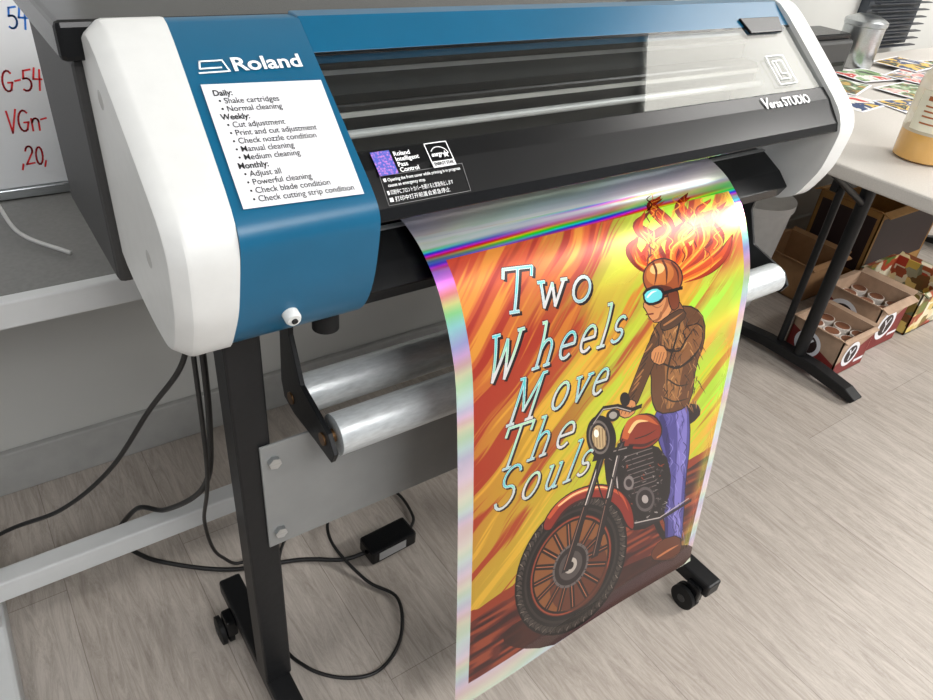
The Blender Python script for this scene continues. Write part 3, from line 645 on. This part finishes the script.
# ------------------------------------------------------------------ cables
CB=mat('black_cable',(18,18,19),.45,var=.1)
def cable(pts,r=.0035,label='thin black power cable hanging from the printer to the floor'):
    return top(sweep('power_cable',pts,r,CB),label,'cable')
cable([(.152,.66,.727),(.145,.70,.62),(.111,.78,.503),(.054,.85,.365),(-.018,.915,.262),(-.107,.99,.185),(-.25,1.07,.06),(-.4,1.1,.006)],.0034,'thin black cable curving from the printer down towards the wall')
cable([(.168,.69,.727),(.168,.72,.5),(.157,.76,.36),(.12,.89,.21),(.085,.95,.175),(.045,1.03,.05),(.035,1.05,.008),(.06,1.03,.006),(.10,.97,.008),(.20,.89,.006),(.32,.844,.006),(.385,.80,.012),(.4285,.787,.018)],.0042,'thick black mains cord looping across the floor to the adapter')
cable([(.5325,.793,.018),(.56,.83,.008),(.56,.91,.006),(.49,.96,.006),(.42,.92,.006),(.385,.84,.020),(.405,.74,.006),(.435,.676,.006),(.40,.605,.006),(.34,.572,.006),(.285,.59,.006),(.24,.64,.008),(.222,.70,.03),(.215,.70,.3),(.205,.68,.727)],.0032,'black lead looping from the power adapter up to the printer')
cable([(.155,.68,.727),(.152,.70,.45),(.165,.84,.20),(.19,.88,.06),(.26,.90,.006),(.5,1.06,.006),(.9,1.10,.006)],.003)
cable([(.188,.67,.727),(.195,.69,.5),(.200,.70,.25),(.225,.76,.10),(.26,.80,.02),(.34,.92,.006),(.62,1.02,.006),(.9,1.05,.006)],.003)
pa=top(box('power_adapter',(.43,.53),(.765,.815),(.002,.036),BLACK,.005,ang=.05),'black laptop-style power adapter brick lying on the floor','power adapter')
par(box('adapter_label',(.445,.505),(.7642,.7655),(.010,.030),mat('grey_label',(150,150,150),.6),.0002,ang=.05,piv=(.48,.79)),pa)
wc=top(sweep('data_cable',[(-.12,.98,.625),(-.02,1.10,.70),(.02,1.16,.66),(.04,1.10,.625),(.09,1.02,.62)],.003,mat('grey_cable',(190,190,188),.5)),'thin light grey cable on the desk beside the printer','cable')
# ------------------------------------------------------------------ folding table
tb=top(empty('folding_table',(2.2,.72,0)),'light grey folding table with black T-shaped legs','table')
TT=mat('speckled_table_laminate',(196,191,184),.5,var=.06,scale=400)
par(box('table_top',(1.33,3.3),(.34,1.22),(.685,.712),TT,.004),tb)
par(box('apron',(1.50,3.2),(.45,.47),(.64,.685),BLACKM,.002),tb); par(box('apron',(1.50,3.2),(.98,1.0),(.60,.685),BLACKM,.002),tb)
for x in (1.79,3.1):
    par(cyl('table_leg',(x,.76,.045),(x,.76,.685),.017,BLACKM,n=20),tb)
    par(cyl('table_leg',(x+.012,.83,.045),(x+.012,.83,.685),.010,BLACKM,n=16),tb)
    fp=[(.575,.006),(.565,.022),(.60,.038),(.70,.052),(.86,.052),(1.0,.036),(1.055,.020),(1.05,.006),(1.0,.010),(.86,.022),(.72,.022),(.62,.012)]
    par(prism('table_foot',fp,x-.020,x+.020,BLACKM,.003),tb)
    par(box('leg_brace',(x-.012,x+.012),(.47,.99),(.645,.675),BLACKM,.002),tb)
    par(cyl('diagonal_brace',(x,.76,.50),(x-.30,.76,.66),.008,BLACKM,n=12),tb)
par(box('cross_bar',(1.79,3.1),(.835,.855),(.50,.53),BLACKM,.002),tb)
bt=top(empty('chemical_bottle',(1.53,.585,.712)),'clear plastic bottle of amber liquid with pale label on the table','bottle')
cx_,cy_=1.530,.585
HD=mat('translucent_bottle',(232,224,200),.15,var=.02,alpha=.60,coat=.4); AMB=mat('amber_liquid',(214,166,92),.06,var=.05,coat=.6)
par(cyl('liquid',(cx_,cy_,.713),(cx_,cy_,.766),.0,AMB,n=40,rings=[(0,.045),(.08,.051),(1,.0525)]),bt)
par(cyl('bottle_body',(cx_,cy_,.766),(cx_,cy_,.905),.0,HD,n=40,rings=[(0,.0525),(.03,.053),(.60,.053),(.72,.050),(.83,.038),(.90,.020),(1,.017)]),bt)
par(cyl('bottle_cap',(cx_,cy_,.900),(cx_,cy_,.925),.02,mat('white_cap',(235,235,235),.4),n=30),bt)
lb=[(cx_+.0540*math.cos(q_),cy_+.0540*math.sin(q_)) for q_ in [math.radians(155+i*7) for i in range(18)]]
par(mk('bottle_label',[(x_,y_,z_) for z_ in (.772,.842) for x_,y_ in lb],[(i,i+1,i+19,i+18) for i in range(17)],mat('pale_label',(234,230,208),.5),smooth=True),bt)
lt=[]
for j,z_ in enumerate((.826,.815,.806,.797,.785)):
    ls=[(cx_+.0545*math.cos(q_),cy_+.0545*math.sin(q_)) for q_ in [math.radians(172+i*7) for i in range(12-(j%2)*4)]]; n_=len(ls)
    lt.append(([(x_,y_,zz_) for zz_ in (z_,z_+(.008 if j==0 else .0028)) for x_,y_ in ls],[(i,i+1,i+n_+1,i+n_) for i in range(n_-1)]))
par(mk('label_print',*join(lt),mat('red_brown_label_ink',(170,96,50),.5)),bt)
EX=[(196,60,52),(228,224,216),(50,70,110),(214,180,90),(50,48,52),(130,160,110),(222,218,212)]
k=0
for (x,y,an,sc) in [(1.80,.88,.1,.8),(1.93,.80,-.2,.9),(1.92,.99,.3,.9),(2.08,.88,.05,1),(2.10,1.03,-.1,.9),(2.22,.82,-.25,1),(2.25,.96,.2,1),(2.42,.90,0,1),(2.38,1.06,.1,1),(2.55,.99,-.2,1),(2.05,.73,.15,.9),(2.45,.75,.3,1),(2.62,.84,.1,1.1)]:
    ex=EX[k%7:]+EX[:k%7]; z=.7125+.0014*k
    o=box('sample_print',(x-.09*sc,x+.09*sc),(y-.065*sc,y+.065*sc),(z,z+.0008),PAPER,0,ang=an)
    top(o,'loose colour sample print lying on the folding table','paper','sample prints on the table')
    par(box('printed_picture',(x-.082*sc,x+.082*sc),(y-.058*sc,y+.058*sc),(z+.0008,z+.0011),multi('colour_print_'+'abcdefghijklm'[k],ex[:5],14+5*(k%4),'noise'),0,ang=an),o)
    k+=1
# ------------------------------------------------------------------ boxes
def carton(name,x,y,h,m,label,ang=0,flap=.06):
    e=top(empty(name,(sum(x)/2,sum(y)/2,0)),label,'box'); t=.004; z0=.001
    pv=(sum(x)/2,sum(y)/2)
    g=[boxg(x,y,(z0,z0+t),ang,pv),boxg((x[0],x[0]+t),y,(z0,h),ang,pv),boxg((x[1]-t,x[1]),y,(z0,h),ang,pv),boxg(x,(y[0],y[0]+t),(z0,h),ang,pv),boxg(x,(y[1]-t,y[1]),(z0,h),ang,pv)]
    par(mk('box_body',*join(g),m),e)
    for (sx,sy) in ((-1,0),(1,0),(0,-1),(0,1)):
        c_,s_=math.cos(ang),math.sin(ang)
        if sx: q0=[(x[0 if sx<0 else 1],y[0],h),(x[0 if sx<0 else 1],y[1],h)]
        else: q0=[(x[0],y[0 if sy<0 else 1],h),(x[1],y[0 if sy<0 else 1],h)]
        q1=[(a_[0]+sx*flap*.8,a_[1]+sy*flap*.8,h+flap*(.4 if sx else -.3)) for a_ in q0]
        vs=[q0[0],q0[1],q1[1],q1[0]]
        vs=[(pv[0]+(p_[0]-pv[0])*c_-(p_[1]-pv[1])*s_,pv[1]+(p_[0]-pv[0])*s_+(p_[1]-pv[1])*c_,p_[2]) for p_ in vs]
        vs=vs+[(v_[0],v_[1],v_[2]-.003) for v_ in vs]
        par(mk('flap',vs,[(0,1,2,3),(4,5,6,7),(0,1,5,4),(1,2,6,5),(2,3,7,6),(3,0,4,7)],m),e)
    return e
MAR=mat('maroon_print',(124,40,36),.6,var=.2,scale=20); DKP=mat('dark_brown_print',(44,28,26),.6); POD=mat('white_pod',(222,214,206),.5); PODF=mat('brown_pod_foil',(120,78,56),.4)
def circ(x,z,r,n=28): return [(x+r*math.cos(2*math.pi*i/n),z+r*math.sin(2*math.pi*i/n)) for i in range(n)]
def coffee(x,y,h,lab,fl):
    e=carton('coffee_box',x,y,h,mat('coffee_carton',(176,148,124),.75,var=.14,scale=30),lab,flap=fl)
    yf=y[0]-.0008; xl=x[0]-.0008; W=x[1]-x[0]; D=y[1]-y[0]
    r=h*.32
    for (P0,u_,n_,L_,a1_,a2_) in (((x[0],yf,0),ux,wn,W,.35,.80),((xl,y[1],0),Vector((0,-1,0)),Vector((-1,0,0)),D,.80,.35)):
        par(poly_on(P0,u_,zz,n_,[[(.004,.004),(L_-.004,.004),(L_-.004,h*a2_),(.004,h*a1_)]],'printed_band',MAR,off=0),e)
        par(poly_on(P0,u_,zz,n_,[circ(L_*.40,h*.52,r)],'round_emblem',PAPER,off=.0008),e)
        par(poly_on(P0,u_,zz,n_,[circ(L_*.40,h*.52,r*.72)],'emblem_ring',DKP,off=.0012),e)
        par(poly_on(P0,u_,zz,n_,strokes([[(L_*.40-r*.3,h*.52+r*.4),(L_*.40,h*.52),(L_*.40+r*.3,h*.52+r*.4)],[(L_*.40,h*.52),(L_*.40,h*.52-r*.45)]],.006),'emblem_letter',PAPER,off=.0016),e)
        par(poly_on(P0,u_,zz,n_,strokes([[(L_*.68,h*.22),(L_*.92,h*.22)]],.010),'printed_text_block',PAPER,off=.0008),e)
    nx_=3;ny_=3
    for i in range(nx_):
        for j in range(ny_):
            px_=x[0]+W*(i+.5)/nx_; py_=y[0]+D*(j+.5)/ny_
            c_=par(cyl('coffee_pod',(px_,py_,h*.40),(px_,py_,h*.74),.018,POD,r1=.024,n=22),e)
            par(cyl('pod_lid',(px_,py_,h*.74),(px_,py_,h*.75),.020,PODF,n=22),c_)
    return e
coffee((1.835,2.00),(.675,.83),.125,'open coffee carton with maroon band and white round emblem',.012)
coffee((2.055,2.23),(.70,.87),.155,'larger open coffee carton with maroon band and round emblem',.025)
b3=carton('grocery_box',(2.28,2.49),(.69,.88),.15,multi('green_print_carton',[(92,126,56),(180,60,40),(60,80,40),(236,226,200),(210,180,80)],30,'blocks'),'green, white and red printed carton on the floor',flap=.02)
b4=carton('storage_box',(2.42,2.86),(.95,1.18),.28,mat('kraft_carton',(158,116,60),.75,var=.12),'tall kraft cardboard box standing against the wall',flap=.03)
par(poly_on((2.42,.9492,0),ux,zz,wn,[[(.015,.06),(.425,.06),(.425,.255),(.015,.255)]],'printed_panel',DKP,off=0),b4)
par(poly_on((2.4192,1.18,0),Vector((0,-1,0)),zz,Vector((-1,0,0)),[[(.015,.06),(.215,.06),(.215,.255),(.015,.255)]],'printed_panel',DKP,off=0),b4)
b5=carton('cardboard_box',(2.14,2.36),(.98,1.2),.13,CARD,'plain brown cardboard box on the floor by the wall',flap=.02)
bn=top(cyl('waste_bin',(1.93,1.12,.001),(1.93,1.12,.36),.08,mat('pale_grey_plastic',(206,206,204),.5),r1=.11,n=36,rings=[(0,.080),(.03,.086),(.93,.108),(.94,.114),(1,.114)]),'pale grey plastic waste bin on the floor by the wall','bin')
win_=struct(box('window_1',(2.45,2.78),(1.27,1.30),(.72,2.1),mat('window_glass_dark',(60,66,74),.2),.002))
bl=top(empty('window_blind',(2.61,1.25,2.1)),'dark horizontal slat blind hanging over the window','blind')
sg=[boxg((2.45,2.78),(1.235,1.255),(z,z+.003)) for z in np.arange(.72,2.1,.022)]
par(mk('slats',*join(sg),mat('dark_slat',(40,44,52),.4)),bl); par(box('head_rail',(2.44,2.79),(1.23,1.265),(2.10,2.13),DGREY,.002),bl)
eq=top(empty('cutting_machine',(1.95,1.13,.712)),'low dark desktop machine standing at the back of the table','machine')
par(box('machine_body',(1.74,2.08),(1.08,1.20),(.712,.80),DGREY,.008),eq)
par(box('machine_slot',(1.76,2.06),(1.078,1.081),(.735,.745),BLACK,0),eq); par(box('machine_lid',(1.75,2.07),(1.09,1.19),(.80,.815),BLACK,.004),eq)
cn=top(cyl('chrome_canister',(2.20,1.13,.7125),(2.20,1.13,.85),.0,STEEL,n=40,rings=[(0,.052),(.03,.055),(.80,.055),(.82,.058),(.90,.058),(.93,.052),(1,.030)]),'polished steel canister standing on the table beside the machine','canister')
# ------------------------------------------------------------------ light
w=bpy.data.worlds.new('world'); SC.world=w; w.use_nodes=True; w.node_tree.nodes['Background'].inputs[0].default_value=(.92,.95,1,1); w.node_tree.nodes['Background'].inputs[1].default_value=.46
def area(loc,tgt,size,power,color=(1,1,1)):
    l=bpy.data.lights.new('soft_light','AREA'); l.size=size; l.energy=power; l.color=color
    o=bpy.data.objects.new('soft_light',l); COL.objects.link(o); o.location=loc; o.rotation_euler=(Vector(tgt)-Vector(loc)).to_track_quat('-Z','Y').to_euler()
area((3.8,-1.2,2.2),(1.3,.6,.3),.9,96,(1,.98,.95))
area((.3,-1.9,2.5),(.6,.5,.3),1.0,26,(.97,.98,1))
